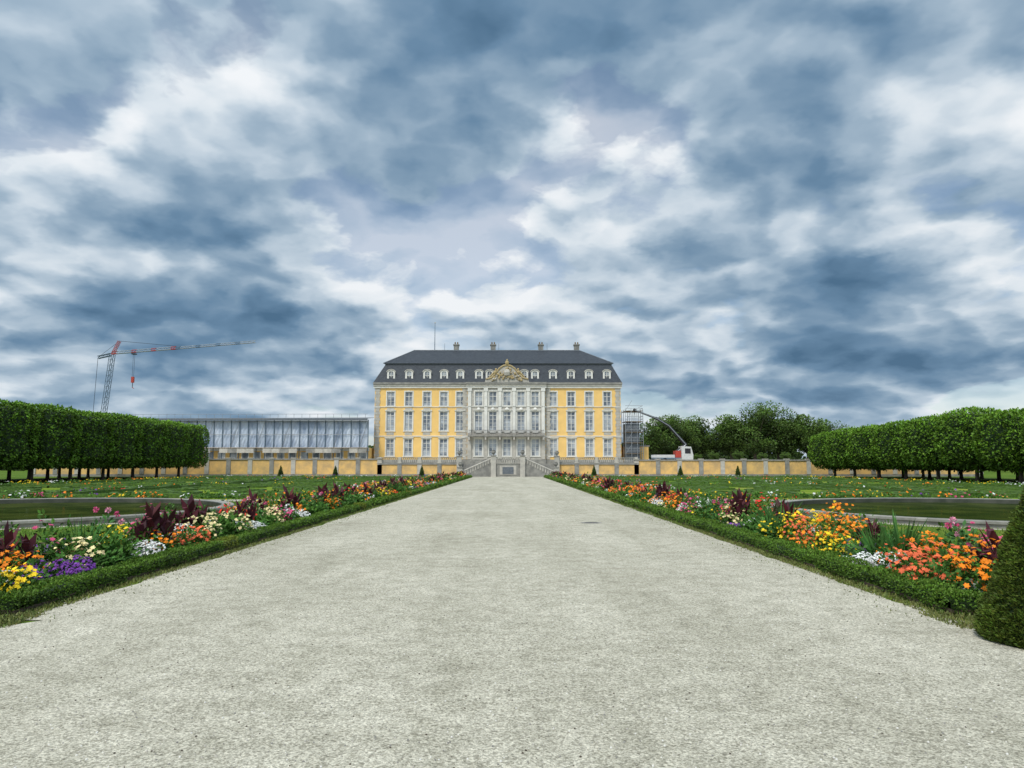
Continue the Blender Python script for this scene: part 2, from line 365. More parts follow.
# ---------------------------------------------------------------- flowers
COL={'white':(.80,.81,.78),'orange':(.88,.25,.012),'red':(.68,.03,.02),'yellow':(.88,.62,.02),'purple':(.18,.05,.32),'pink':(.62,.08,.20),'salmon':(.82,.16,.06),'cream':(.80,.68,.34)}
LG=np.array([.075,.18,.024])
def plants(S,c,r,h,kl,ls,kf,fs,fcol,lcol=LG,var=.3):
    n=len(c)
    if n==0:return
    m=n*kl;C=np.repeat(c,kl,0);R=np.repeat(r,kl);H=np.repeat(h,kl)
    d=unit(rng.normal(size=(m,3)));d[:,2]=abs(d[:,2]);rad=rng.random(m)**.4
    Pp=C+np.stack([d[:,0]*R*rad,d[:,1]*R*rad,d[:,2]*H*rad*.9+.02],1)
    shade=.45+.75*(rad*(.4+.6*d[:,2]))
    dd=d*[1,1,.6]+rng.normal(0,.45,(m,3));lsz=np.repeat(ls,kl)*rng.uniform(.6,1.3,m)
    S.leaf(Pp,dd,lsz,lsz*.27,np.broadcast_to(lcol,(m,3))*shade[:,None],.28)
    if kf:
        m=n*kf;C=np.repeat(c,kf,0);R=np.repeat(r,kf);H=np.repeat(h,kf);F=np.repeat(fcol,kf,0)
        d=unit(rng.normal(size=(m,3)));d[:,2]=abs(d[:,2])*1.0+.2;d=unit(d)
        Pp=C+np.stack([d[:,0]*R*.98,d[:,1]*R*.98,d[:,2]*H*1.06+.02],1)
        s=np.repeat(fs,kf)*rng.uniform(.6,1.25,m)
        nrm=unit(d*[.8,.8,1]+rng.normal(0,.25,(m,3))+[0,-.35,.2])
        u=unit(np.cross(nrm,rng.normal(size=(m,3))));v_=np.cross(nrm,u)
        tone=rng.uniform(.7,1.15,(m,1))
        for a in (0,PI/3,2*PI/3):
            dr=u*math.cos(a)+v_*math.sin(a)+nrm*rng.normal(0,.16,(m,1))
            S.leaf(Pp-dr*s[:,None]*.5+nrm*(.002+.002*a),dr,s,s*.32,np.clip(F*tone,0,1),.12,wdir=nrm)
def canna(S,x,y,h,dark):
    k=16;zb=np.linspace(.08,h*.70,k);an=np.arange(k)*2.4+rng.random()*6
    d=np.stack([np.cos(an)*.66,np.sin(an)*.66,np.linspace(.4,1.5,k)],1)
    col=np.array([.080,.020,.026]) if dark else np.array([.06,.14,.03])
    b=np.stack([np.full(k,x),np.full(k,y),zb],1)
    up=np.broadcast_to([0,0,1.],(k,3))
    S.leaf(b,d,h*.46*rng.uniform(.7,1.1,k),h*.07,col,.5,wdir=up+rng.normal(0,.25,(k,3)))
    S.leaf(b+unit(d)*h*.33,d*[1.6,1.6,-.1],h*.2,h*.05,col*1.3,.5,wdir=up)
    S.leaf(np.array([[x,y,0.]]),np.array([[0,0,1.]]),h*.95,.02,col*.8)
def spiky(S,x,y,h,k=90):
    d=unit(rng.normal(size=(k,3)));d[:,2]=abs(d[:,2])*1.3+.15
    b=np.tile([x,y,.12*h],(k,1))
    S.leaf(b,d,h*rng.uniform(.6,1.0,k),.012+.01*h,np.array([.055,.15,.03]),.45)
def cleome(S,x,y,h,lod):
    k=4
    cc=np.stack([x+rng.normal(0,.13,k),y+rng.normal(0,.13,k),np.zeros(k)],1)
    hh=h*rng.uniform(.75,1.05,k)
    S.leaf(cc,np.broadcast_to([0,0,1.],(k,3)),hh,.008,(.05,.11,.03))
    plants(S,np.array([[x,y,.08]]),np.array([.28]),np.array([h*.85]),int(260*lod),np.array([.10]),0,None,None,np.array([.055,.15,.035]))
    for q in range(k):
        m=int(26*lod)+4;d=unit(rng.normal(size=(m,3)))
        pc=(.60,.09,.22) if q%2 else (.70,.32,.42)
        S.leaf(cc[q]+[0,0,hh[q]]+d*.012,d,.045,.015,pc,.3)
order=['orange','green','white','yellow','green','salmon','white','orange','green','red','orange','purple','green','yellow','green','pink','white','orange','green','cream','purple','orange']
COL['green']=(.1,.2,.03)
def pick(cell,row,seed):
    h=int(abs(math.sin(cell*12.9+row*37.7+seed)*43758.5));return order[h%len(order)]
for si,sg in enumerate((-1,1)):
    S=Soup()
    bands=[(8.5,16,28,90,.062,17,.076),(16,28,24,50,.078,13,.086),(28,50,16,24,.11,8,.115),(50,102,9,12,.18,5,.17)]
    for (ya,yb,dens_,kl,ls,kf,fs) in bands:
        cnt=int((yb-ya)*dens_)
        yy=rng.uniform(ya,yb,cnt);xx=rng.uniform(5.48,6.88,cnt)
        row=((xx-5.48)//.47).astype(int);cell=np.floor(yy/(.85+.2*row)+rng.normal(0,.07,cnt))
        keys=[pick(c_,r_,si*3.1) for c_,r_ in zip(cell,row)]
        for i in range(cnt):
            if si==0:
                if yy[i]<9.5: keys[i]='white' if row[i]<2 and xx[i]>5.75 else 'yellow'
                elif yy[i]<10.3: keys[i]='purple' if row[i]==0 else ('orange' if row[i]==1 else 'green')
            else:
                if yy[i]<9.3: keys[i]='orange'
                elif yy[i]<10.4: keys[i]='salmon' if row[i]<1 else ('green' if row[i]==1 else 'pink')
                elif yy[i]<11.6: keys[i]='orange' if row[i]==1 else ('white' if row[i]==0 else 'green')
        fc=np.array([COL[k] for k in keys]);gr=np.array([k=='green' for k in keys])
        low=np.array([k in('white','purple') for k in keys])
        hh=np.where(low,.26,.42)*rng.uniform(.7,1.3,cnt)*(1+.15*(row-.5))
        hh=hh*(1+.25*np.sin(yy*1.3+si*2)+.15*np.sin(yy*3.1));rr=rng.uniform(.14,.24,cnt)*(1 if yb<50 else 1.4)
        c=np.stack([sg*xx,yy,np.full(cnt,.04)],1)
        isl=low
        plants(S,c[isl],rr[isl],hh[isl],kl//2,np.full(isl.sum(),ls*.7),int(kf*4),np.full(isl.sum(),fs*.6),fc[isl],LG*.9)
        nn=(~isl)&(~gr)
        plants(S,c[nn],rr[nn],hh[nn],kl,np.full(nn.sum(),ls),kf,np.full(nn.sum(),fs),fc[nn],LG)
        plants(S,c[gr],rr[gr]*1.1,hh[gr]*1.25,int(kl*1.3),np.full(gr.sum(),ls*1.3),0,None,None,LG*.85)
        q=int(cnt*.3);c2=np.stack([sg*rng.uniform(5.45,6.95,q),rng.uniform(ya,yb,q),np.full(q,.04)],1)
        plants(S,c2,np.full(q,.18),rng.uniform(.25,.5,q),kl,np.full(q,ls*1.2),0,None,None,np.array([.06,.16,.026]))
        q=max(2,int((yb-ya)*.7));c2=np.stack([sg*rng.uniform(5.6,6.8,q),rng.uniform(ya,yb,q),np.full(q,.04)],1)
        plants(S,c2,np.full(q,.16),np.full(q,.24),kl,np.full(q,ls),0,None,None,np.array([.34,.38,.33]))
    y=9.25 if sg>0 else 9.9;i=0
    seq=[0,2,1,0,2,0,3,2,0,1,0,2] if sg<0 else [0,1,2,0,3,2,0,2,0,0,1,2]
    while y<102:
        x=sg*(6.2+rng.uniform(-.4,.4));t=seq[i%12];hgt=rng.uniform(.72,1.02)
        if t==0:
            canna(S,x,y,hgt,True);canna(S,x+.17,y+.2,hgt*.85,True);canna(S,x-.15,y+.12,hgt*.75,True);canna(S,x-.1,y-.15,hgt*.7,True)
        elif t==1: cleome(S,x,y,hgt*.95,1 if y<25 else .4)
        elif t==2: spiky(S,x,y,hgt*.95);spiky(S,x-.2,y+.3,hgt*.75)
        else: canna(S,x,y,hgt*.8,False);spiky(S,x+.2,y,.6)
        y+=rng.uniform(.8,1.3)*(1 if y<40 else 1.4);i+=1
    S.obj('flower_border',M_petal)
S=Soup()
def tufts(xa,xb,ya,yb,n,s,col):
    x=rng.uniform(xa,xb,n);y=rng.uniform(ya,yb,n)
    Pq=np.stack([x,y,np.zeros(n)],1)
    keep=(pn(Pq,1.1,2)+rng.normal(0,.35,n))>-.25
    for sg in (-1,1): keep&=((x-sg*17.2)**2+(y-25.2)**2)>7.85**2
    Pq=Pq[keep];n=len(Pq)
    d=np.stack([rng.normal(0,.55,n),rng.normal(0,.55,n),np.ones(n)],1)
    S.leaf(Pq,d,s*rng.uniform(.5,1.4,n),.006+s*.05,np.array(col),.4)
for sg in (-1,1):
    a,c=sorted((sg*4.80,sg*5.06));tufts(a,c,7.9,20,6000,.045,(.15,.17,.05));tufts(a,c,20,60,6000,.06,(.13,.17,.04))
    a,c=sorted((sg*4.7,sg*9));tufts(a,c,7.45,8.2,9000,.045,(.15,.17,.05))
    a,c=sorted((sg*7.25,sg*7.9));tufts(a,c,8,35,16000,.07,(.11,.19,.025))
    a,c=sorted((sg*8.8,sg*22));tufts(a,c,8.5,34,36000,.07,(.12,.20,.028))
    a,c=sorted((sg*4.4,sg*4.9));tufts(a,c,7.8,30,900,.03,(.12,.15,.04))
S.obj('grass_tufts',M_leaf)
# ---------------------------------------------------------------- parterre scrolls
def ribbon(b,pts,w,h,m):
    pts=[Vector((p[0],p[1],0)) for p in pts];k0=len(b.v);n=len(pts)
    for i,p in enumerate(pts):
        t=(pts[min(i+1,n-1)]-pts[max(i-1,0)]).normalized();s=Vector((-t.y,t.x,0))*w/2
        j=1+.12*math.sin(i*2.3)
        for q,z in ((p-s,0),(p-s*.9,h*j),(p+s*.9,h*j),(p+s,0)): b.v.append((q.x,q.y,z))
    for i in range(n-1):
        a=k0+i*4
        for f in range(3): b.f.append((a+f,a+f+1,a+f+5,a+f+4));b.m.append(b.mi(m))
def spiral(cx_,cy_,R,turns,a0,hand):
    out_=[];K=int(26*turns)
    for i in range(K+1):
        t=i/K;r_=R*(1-.82*t);a=a0+hand*t*turns*2*PI;out_.append((cx_+r_*math.cos(a),cy_+r_*math.sin(a)))
    return out_
for sg in (-1,1):
    b=MB()
    for (yA,yB) in ((37,56),(58,77),(79,98)):
        for (xA,xB) in ((10.2,23),(24.4,37.2)):
            P_=[(sg*xA,yA),(sg*xB,yA),(sg*xB,yB),(sg*xA,yB)]
            for i in range(4):
                p,q=P_[i],P_[(i+1)%4];ribbon(b,[(p[0]+(q[0]-p[0])*t/12,p[1]+(q[1]-p[1])*t/12) for t in range(13)],.4,.22,M_box)
            cxm,cym=(xA+xB)/2,(yA+yB)/2
            for dx in (-1,1):
                for dy in (-1,1):
                    ribbon(b,spiral(sg*(cxm+dx*3.1),cym+dy*4.8,2.6,1.9,rng.random()*.5+dx,dx*dy),.38,.15,M_box)
                    ribbon(b,spiral(sg*(cxm+dx*4.6),cym+dy*1.5,1.3,1.4,PI*dy/2,-dx*dy),.3,.13,M_box)
                    ribbon(b,spiral(sg*(cxm+dx*1.6),cym+dy*8.0,1.1,1.3,PI*dx/2,dx*dy),.3,.13,M_box)
            ribbon(b,[(sg*(cxm+1.5*math.cos(t*PI/12)),cym+1.5*math.sin(t*PI/12)) for t in range(25)],.35,.14,M_box)
    b.obj('parterre_box_scrolls')
    S=Soup()
    lines=[((9.6,36.3),(37.8,36.3),110),((9.6,36.3),(9.6,99.5),260),((37.7,36.3),(37.7,99.5),380),((9.6,57),(37.8,57),70),((9.6,78),(37.8,78),80),((9.6,99.4),(37.8,99.4),200),((23.7,36),(23.7,99),80)]
    for p,q,k in lines:
        t=rng.random(k);jit=rng.normal(0,.35,k)
        hor=abs(p[1]-q[1])<1
        x=p[0]+(q[0]-p[0])*t+(0 if hor else jit);y=p[1]+(q[1]-p[1])*t+(jit if hor else 0)
        keys=[order[int(abs(math.sin(math.floor(tt*28)*3.7+p[0]+p[1]))*997)%len(order)] for tt in t]
        fc=np.array([COL[z] for z in keys])*.85
        plants(S,np.stack([sg*x,y,np.zeros(k)],1),np.full(k,.3),rng.uniform(.2,.42,k),18,np.full(k,.14),3,np.full(k,.13),fc)
    S.obj('parterre_flowers',M_petal)
S=Soup()
for sg in (-1,1):
    k=170;an=rng.uniform(0,2*PI,k);keep=(np.sin(an)>.0);an=an[keep];k=len(an)
    c=np.stack([sg*17.2+np.cos(an)*rng.uniform(9.3,10,k),25.2+np.sin(an)*8.2+.6,np.zeros(k)],1)
    ok=(c[:,1]<33.2)&(abs(c[:,0])>9);c=c[ok];k=len(c)
    fc=np.array([COL[['orange','red','yellow','pink'][i%4]] for i in range(k)])
    plants(S,c,np.full(k,.2),rng.uniform(.18,.4,k),30,np.full(k,.09),5,np.full(k,.07),fc)
S.obj('pondside_flowers',M_petal)
# ---------------------------------------------------------------- yew cones
def yew(name,x,y,R,H,k,ls):
    E=empty(name,(x,y,0));b=MB()
    b.lathe((0,0,0),[(R*.84,0),(R*.88,.06*H),(R*.60,.35*H),(R*.26,.72*H),(.01,.94*H)],M_dark,20);b.tube((0,0,0),(0,0,.3*H),.05,.04,M_bark);b.obj('core',E)
    S=Soup();t=1-np.sqrt(rng.random(k));an=rng.uniform(0,2*PI,k)
    z=t*H;rr=R*(1-t)**.93*np.where(t<.05,.9+2*t,1)
    nr=np.stack([np.cos(an),np.sin(an),np.full(k,R/H)],1)
    Pp=np.stack([rr*np.cos(an),rr*np.sin(an),z+.015],1)
    bump=pn(Pp,6)*.028+pn(Pp,15,2)*.025;dep=rng.exponential(.022,k)
    Pp+=nr*(bump-dep-ls*.4)[:,None]
    col=np.array([.095,.145,.02])*(.8+9*(bump-dep*.9).clip(-.06,.05)+.15*pn(Pp,3,4))[:,None].clip(.25,1.7)
    S.leaf(Pp,nr+rng.normal(0,.6,(k,3))+[0,0,.35],ls*rng.uniform(.6,1.4,k),ls*.17,col,.5);S.obj('needles',M_leaf,E)
yew('yew_cone',5.22,6.95,.62,1.66,60000,.040)
for x,y in ((-31.6,103.6),(-24,103.6),(32,103.6),(24,103.6),(12,103.8),(-12,103.8)): yew('yew_cone',x,y,.45,1.6,1500,.16)
# ---------------------------------------------------------------- clipped lime trees
def lime_mesh(kind,seed,w,d,z0,z1,p,k,ls,tint):
    global rng
    rng=np.random.default_rng(seed)
    S=Soup();zc=(z0+z1)/2;H=(z1-z0)/2
    f=rng.integers(0,6,k);uv=rng.uniform(-1,1,(k,2));c=np.zeros((k,3))
    for ax in range(3):
        for sgn in (0,1):
            mk=f==(ax*2+sgn);o=[i for i in range(3) if i!=ax]
            c[mk,ax]=1 if sgn else -1;c[mk,o[0]]=uv[mk,0];c[mk,o[1]]=uv[mk,1]
    sc_=(np.abs(c)**p).sum(1)**(-1/p);c=c*sc_[:,None]
    nr=unit(np.sign(c)*np.abs(c)**(p-1)+1e-6)
    Pp=c*np.array([d/2,w/2,H])+[0,0,zc]
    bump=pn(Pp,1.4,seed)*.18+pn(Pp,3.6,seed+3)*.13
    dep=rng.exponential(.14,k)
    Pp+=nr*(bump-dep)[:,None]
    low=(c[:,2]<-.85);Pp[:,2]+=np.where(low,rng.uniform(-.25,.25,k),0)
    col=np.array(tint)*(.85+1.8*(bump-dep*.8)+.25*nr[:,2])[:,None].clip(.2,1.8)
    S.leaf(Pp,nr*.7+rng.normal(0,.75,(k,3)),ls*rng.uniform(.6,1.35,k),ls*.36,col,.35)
    return S.mesh('lime_crown_'+kind+str(seed),M_leaf)
def core_mesh(kind,w,d,z0,z1,p):
    b=MB();n=20;zc=(z0+z1)/2;H=(z1-z0)/2;m=14
    for j in range(m+1):
        ph=-PI/2+PI*j/m
        for i in range(n):
            t=2*PI*i/n;c=np.array([math.cos(ph)*math.cos(t),math.cos(ph)*math.sin(t),math.sin(ph)])
            s=(np.abs(c)**p).sum()**(-1/p);c=c*s*(.88+.05*math.sin(i*3+j*2))
            b.v.append((c[0]*d/2,c[1]*w/2,c[2]*H+zc))
    for j in range(m):
        for i in range(n):
            i2=(i+1)%n;b.f.append((j*n+i,j*n+i2,(j+1)*n+i2,(j+1)*n+i));b.m.append(b.mi(M_dark))
    b.tube((0,0,0),(0,0,z0+.5),.20,.15,M_bark,8);b.lathe((0,0,0),[(.32,0),(.22,.15),(.19,.4)],M_bark,8)
    for i in range(5):
        a=i*1.26;b.tube((0,0,z0-.25),(math.cos(a)*1.3,math.sin(a)*1.6,z0+.7),.09,.05,M_bark,5)
    return b.mesh('lime_core_'+kind)
LT=(.11,.22,.018)
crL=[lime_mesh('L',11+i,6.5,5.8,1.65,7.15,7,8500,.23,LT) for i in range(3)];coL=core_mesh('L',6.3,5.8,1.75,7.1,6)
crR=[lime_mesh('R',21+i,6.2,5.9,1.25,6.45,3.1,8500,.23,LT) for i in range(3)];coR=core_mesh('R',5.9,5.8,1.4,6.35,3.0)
rng=np.random.default_rng(99)
def put(name,x,y,core,crown,s,rz):
    E=empty(name,(x,y,0));E.rotation_euler[2]=rz;E.scale=s
    link(bpy.data.objects.new('trunk_and_core',core),E);link(bpy.data.objects.new('crown',crown),E)
i=0
for rx in (45.2,51.4,57.6):
    for y in np.arange(33,106,6.3):
        i+=1
        put('clipped_lime_tree',-rx,y+rng.normal(0,.1),coL,crL[i%3],(1,1,1+rng.normal(0,.008)),PI*int(rng.integers(2)))
        put('clipped_lime_tree',rx,y+rng.normal(0,.15)+.8,coR,crR[i%3],(1,1.0,1+rng.normal(0,.04)),PI*int(rng.integers(2)))
# ---------------------------------------------------------------- natural trees
def tree_mesh(seed,R,H,cl=46,per=230,ls=.42,tint=(.07,.125,.022)):
    global rng
    rng=np.random.default_rng(seed);b=MB();S=Soup()
    b.tube((0,0,0),(0,0,H*.3),.45,.32,M_bark,8);b.tube((0,0,H*.3),(.3,.2,H*.75),.32,.08,M_bark,7)
    for i in range(cl):
        d=unit(rng.normal(size=3));rad=rng.random()**.45
        c=np.array([d[0]*R*rad*.85,d[1]*R*rad*.85,H*.58+d[2]*H*.36*rad])
        cr=R*rng.uniform(.22,.38)
        if i%3==0:b.tube((0,0,H*rng.uniform(.2,.5)),tuple(c),.14,.03,M_bark,5)
        k=per;dd=unit(rng.normal(size=(k,3)));q=c+dd*cr*(rng.random(k)**.35)[:,None]*[1,1,.75]
        tone=rng.uniform(.7,1.25)
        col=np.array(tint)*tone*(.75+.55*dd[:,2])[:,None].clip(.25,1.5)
        S.leaf(q,dd+rng.normal(0,.6,(k,3)),ls*rng.uniform(.6,1.3,k),ls*.38,col,.35)
    return b.mesh('tree_wood'+str(seed)),S.mesh('tree_leaves'+str(seed),M_leaf)
TV=[tree_mesh(5,6.5,14),tree_mesh(6,7.5,15,56),tree_mesh(8,5.5,12.5,40,230,.4,(.08,.14,.024))]
rng=np.random.default_rng(123)
for (x,y,v_,s) in ((37,184,0,1.02),(43,188,2,1.1),(50,194,0,1.04),(57,190,2,1.08),(62,187,1,1.12),(69,190,1,1.12),(75,186,2,1.1),(81,194,0,.95),(88,198,1,.85),(96,196,2,.9),(104,200,0,.85),(47,203,1,.95),(113,190,1,.9),(122,180,0,1)):
    E=empty('broadleaf_tree',(x,y,.8));E.scale=(s,s,s);E.rotation_euler[2]=rng.random()*6
    link(bpy.data.objects.new('trunk',TV[v_][0]),E);link(bpy.data.objects.new('crown',TV[v_][1]),E)
for (x,y,s) in ((41,148,.2),(46.5,150,.22),(51,149,.19),(37.5,147,.17),(56,150,.2)):
    E=empty('garden_shrub',(x,y,1.9));E.scale=(s,s,s);link(bpy.data.objects.new('stems',TV[2][0]),E);link(bpy.data.objects.new('foliage',TV[2][1]),E)
S=Soup()
for i in range(240):
    a=math.radians(rng.uniform(-62,62));d_=rng.uniform(270,330)
    x,y=math.sin(a)*d_*1.1,math.cos(a)*d_
    R=rng.uniform(5,8);H=rng.uniform(7,11);k=300
    q=unit(rng.normal(size=(k,3)));q[:,2]=abs(q[:,2])
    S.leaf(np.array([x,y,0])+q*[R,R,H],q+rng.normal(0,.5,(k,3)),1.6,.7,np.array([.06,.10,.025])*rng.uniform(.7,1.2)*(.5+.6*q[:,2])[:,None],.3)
S.obj('distant_treeline',M_leaf)
# ---------------------------------------------------------------- terrace + wall
YW=110.0;TZ=1.9
b=MB();b.box(-70,70,YW+.5,230,-.5,TZ,M_gravel);b.obj('terrace')
E=empty('terrace_wall')
b=MB()
def wallrun(x0,x1,top):
    b.box(x0,x1,YW,YW+.45,0,.35,M_gstone)
    b.box(x0,x1,YW+.06,YW+.45,.35,top-.2,M_ochre2)
    b.box(x0,x1,YW-.08,YW+.5,top-.2,top,M_gstone)
    n=max(1,round((x1-x0)/3.2));st=(x1-x0)/n
    for i in range(n+1):
        x=x0+i*st;b.box(x-.32,x+.32,YW-.05,YW+.44,.352,top-.202,M_gstone if i%2 else M_stone)
        b.box(x-.38,x+.38,YW-.12,YW+.52,top-.002,top+.12,M_stone)
wallrun(-70,-19,2.65);wallrun(19,70,2.5)
wallrun(-19,-7.2,1.95);wallrun(7.2,19,1.95)
b.obj('wall',E)
b=MB()
def balustrade(x0,x1,y,z,h=.85):
    b.box(x0,x1,y-.12,y+.12,z,z+.12,M_gstone);b.box(x0,x1,y-.14,y+.14,z+h-.12,z+h,M_gstone)
    n=int((x1-x0)/.3)
    for i in range(n):
        x=x0+(i+.5)*(x1-x0)/n;b.lathe((x,y,z+.12),[(.06,0),(.09,.15),(.05,.4),(.07,h-.24)],M_stone,6)
    k=max(1,round((x1-x0)/3.2))
    for i in range(k+1):
        x=x0+i*(x1-x0)/k;b.box(x-.22,x+.22,y-.2,y+.2,z+.001,z+h+.06,M_stone)
balustrade(-19,-7.2,YW+.25,1.96);balustrade(7.2,19,YW+.25,1.96)
b.obj('balustrade',E)
E=empty('garden_staircase');b=MB()
for sg in (-1,1):
    n=12
    for i in range(n):
        xo=6.4-(i)*.36;z=(i+1)*TZ/n
        a,c=sorted((sg*(xo-.36),sg*xo));b.box(a,c,107.4,109.95,0,z,M_gstone if i%2 else M_stone)
    for yy in (107.2,):
        pts=[(sg*6.5,0),(sg*6.5,.75),(sg*2.1,2.7),(sg*2.1,0)]
        f=[(x,yy,z) for x,z in pts];g=[(x,yy+.2,z) for x,z in pts]
        b.poly(f,M_gstone);b.poly(g[::-1],M_gstone)
        for i in range(4): j=(i+1)%4;b.poly([f[i],g[i],g[j],f[j]],M_stone)
        for i in range(11):
            t=(i+.5)/11;x=sg*(6.3-4.0*t);z=.12+1.95*t;b.lathe((x,yy-.03,z),[(.07,0),(.1,.15),(.06,.4),(.08,.6)],M_stone,6)
    b.tube((sg*6.5,107.3,.8),(sg*2.1,107.3,2.75),.14,.14,M_stone,6)
    for x,yy,h in ((6.9,107.3,1.25),(2.1,107.2,2.95),(7.2,109.7,2.9)):
        b.box(sg*x-.36,sg*x+.36,yy-.36,yy+.36,0,h,M_stone);b.box(sg*x-.44,sg*x+.44,yy-.44,yy+.44,h,h+.14,M_gstone)
        b.lathe((sg*x,yy,h+.14),[(.12,0),(.1,.1),(.3,.35),(.34,.55),(.2,.62),(.26,.75)],M_gstone,10)
b.box(-1.75,1.75,107.1,109.95,0,TZ,M_gstone)
b.box(-1.2,1.2,107.02,107.1,.3,1.6,M_stone);b.box(-.8,.8,106.98,107.02,.4,1.4,M_lead)
b.box(-1.75,1.75,107.0,107.3,TZ+.001,TZ+.12,M_stone);b.box(-1.75,1.75,107.0,107.3,TZ+.75,TZ+.88,M_stone)
for i in range(10): b.lathe((-1.5+i*.33,107.15,TZ+.12),[(.06,0),(.09,.15),(.05,.4),(.07,.63)],M_stone,6)
b.box(-7.1,7.1,109.96,110.6,0,TZ-.01,M_gstone)
b.obj('steps',E)
# ---------------------------------------------------------------- palace
PY=140.0;X0,X1=-25.4,21.3;ZT=17.0
E=empty('baroque_palace')
W=MB();T=MB();G=MB()
def window(xc,zc,wd,ht,y,rows=4,trim=M_stone,sur=.2,hood=True):
    x0,x1,z0,z1=xc-wd/2,xc+wd/2,zc-ht/2,zc+ht/2
    G.poly([(x0,y+.24,z0),(x1,y+.24,z0),(x1,y+.24,z1),(x0,y+.24,z1)],M_glass)
    for a in ((x0,x0+.09),(x1-.09,x1)): G.box(a[0],a[1],y+.14,y+.235,z0,z1,M_white)
    G.box(xc-.055,xc+.055,y+.13,y+.232,z0+.09,z1-.09,M_white)
    for q in (z0,z1-.09): G.box(x0+.09,x1-.09,y+.15,y+.234,q,q+.09,M_white)
    for i in range(1,rows):
        z=z0+i*ht/rows;t=.05 if i==rows-1 else .028
        G.box(x0+.09,x1-.09,y+.17,y+.231,z-t,z+t,M_white)
    s=sur
    T.box(x0-s,x0,y-.07,y+.06,z0,z1,trim);T.box(x1,x1+s,y-.07,y+.06,z0,z1,trim)
    T.box(x0-s,x1+s,y-.09,y+.06,z1,z1+s,trim);T.box(x0-s-.08,x1+s+.08,y-.16,y+.06,z0-.16,z0,trim)
    if hood:T.box(x0-s-.1,x1+s+.1,y-.25,y+.05,z1+s,z1+s+.13,trim)
    T.box(xc-.13,xc+.13,y-.16,y-.091,z1-.02,z1+s+.05,M_white)
def wallgrid(x0,x1,z0,z1,y,ops,m):
    xs_=sorted({x0,x1,*[o[0] for o in ops],*[o[1] for o in ops]});zs=sorted({z0,z1,*[o[2] for o in ops],*[o[3] for o in ops]})
    for a,c in zip(xs_[:-1],xs_[1:]):
        for d,e_ in zip(zs[:-1],zs[1:]):
            mx_,mz=(a+c)/2,(d+e_)/2
            if any(o[0]<mx_<o[1] and o[2]<mz<o[3] for o in ops): continue
            W.poly([(a,y,d),(c,y,d),(c,y,e_),(a,y,e_)],m)
    for o in ops:
        a,c,d,e_=o
        W.poly([(a,y,d),(a,y+.3,d),(a,y+.3,e_),(a,y,e_)],M_stone);W.poly([(c,y,d),(c,y,e_),(c,y+.3,e_),(c,y+.3,d)],M_stone)
        W.poly([(a,y,e_),(a,y+.3,e_),(c,y+.3,e_),(c,y,e_)],M_stone);W.poly([(a,y,d),(c,y,d),(c,y+.3,d),(a,y+.3,d)],M_stone)
LB=[-22.36,-18.93,-15.5,-12.27,-9.75+.55];RB=[8.46,11.88,15.3,18.73];CB=[-5.62,-2.95,-.29,2.37,5.04]
CX0,CX1=-7.75,6.95;CY=PY-.7
rowsz=[(5.0,1.45,3.2),(9.95,1.45,3.6),(14.2,1.4,2.7)]
def ops(bays,dw=0): return [(x-w_/2-dw,x+w_/2+dw,z-h_/2,z+h_/2) for x in bays for z,w_,h_ in rowsz]
wallgrid(X0,CX0,TZ,ZT,PY,ops(LB),M_ochre);wallgrid(CX1,X1,TZ,ZT,PY,ops(RB),M_ochre);wallgrid(CX0,CX1,TZ,ZT,CY,ops(CB),M_stone)
for bays,y in ((LB,PY),(RB,PY),(CB,CY)):
    for x in bays:
        for i,(z,w_,h_) in enumerate(rowsz): window(x,z,w_,h_,y,[4,5,3][i],M_white,.2,i!=2)
        if y==PY:
            for z in (7.62,12.22): T.box(x-.7,x+.7,y-.05,y+.02,z-.26,z+.26,M_stone)
D_=17
W.poly([(X0,PY,TZ),(X0,PY+D_,TZ),(X0,PY+D_,ZT),(X0,PY,ZT)],M_ochre);W.poly([(X1,PY,TZ),(X1,PY,ZT),(X1,PY+D_,ZT),(X1,PY+D_,TZ)],M_ochre)
W.poly([(X0,PY+D_,TZ),(X1,PY+D_,TZ),(X1,PY+D_,ZT),(X0,PY+D_,ZT)],M_ochre)
for x in (CX0,CX1): W.poly([(x,CY,TZ),(x,PY,TZ),(x,PY,ZT),(x,CY,ZT)],M_stone)
W.box(X0+.3,X1-.3,PY+.6,PY+.9,TZ,ZT,M_iron)
for (a,c,y) in ((X0-.12,CX0-.001,PY),(CX0-.1,CX1+.1,CY),(CX1+.001,X1+.12,PY)):
    T.box(a,c,y-.16,y+.05,TZ,2.75,M_gstone)
    T.box(a,c,y-.14,y+.04,7.05,7.22,M_white);T.box(a,c,y-.12,y+.04,12.62,12.74,M_white) 
    T.box(a-.1,c+.1,y-.3,y+.3,16.25,16.6,M_white);T.box(a-.12,c+.12,y-.45,y+.3,16.601,16.95,M_stone);T.box(a-.18,c+.18,y-.6,y+.3,16.951,17.3,M_gstone)
for xc in (X0+.55,X1-.55,CX0-.52,CX1+.52):
    z=2.8;i=0
    while z<16.1:
        hw=.5 if i%2 else .38;T.box(xc-hw,xc+hw,PY-.10,PY+.03,z,min(z+.52,16.2),M_stone);z+=.56;i+=1
PB=[CX0+.42]+[(a+c)/2 for a,c in zip(CB[:-1],CB[1:])]+[CX1-.42]
for x in PB:
    T.box(x-.3,x+.3,CY-.22,CY-.002,7.23,12.6,M_white);T.box(x-.3,x+.3,CY-.22,CY-.002,12.75,15.6,M_white)
    T.box(x-.4,x+.4,CY-.3,CY-.001,15.61,16.2,M_white);T.box(x-.38,x+.38,CY-.28,CY-.003,7.24,7.7,M_stone)
    T.box(x-.33,x+.33,CY-.2,CY-.002,2.8,7.0,M_stone)
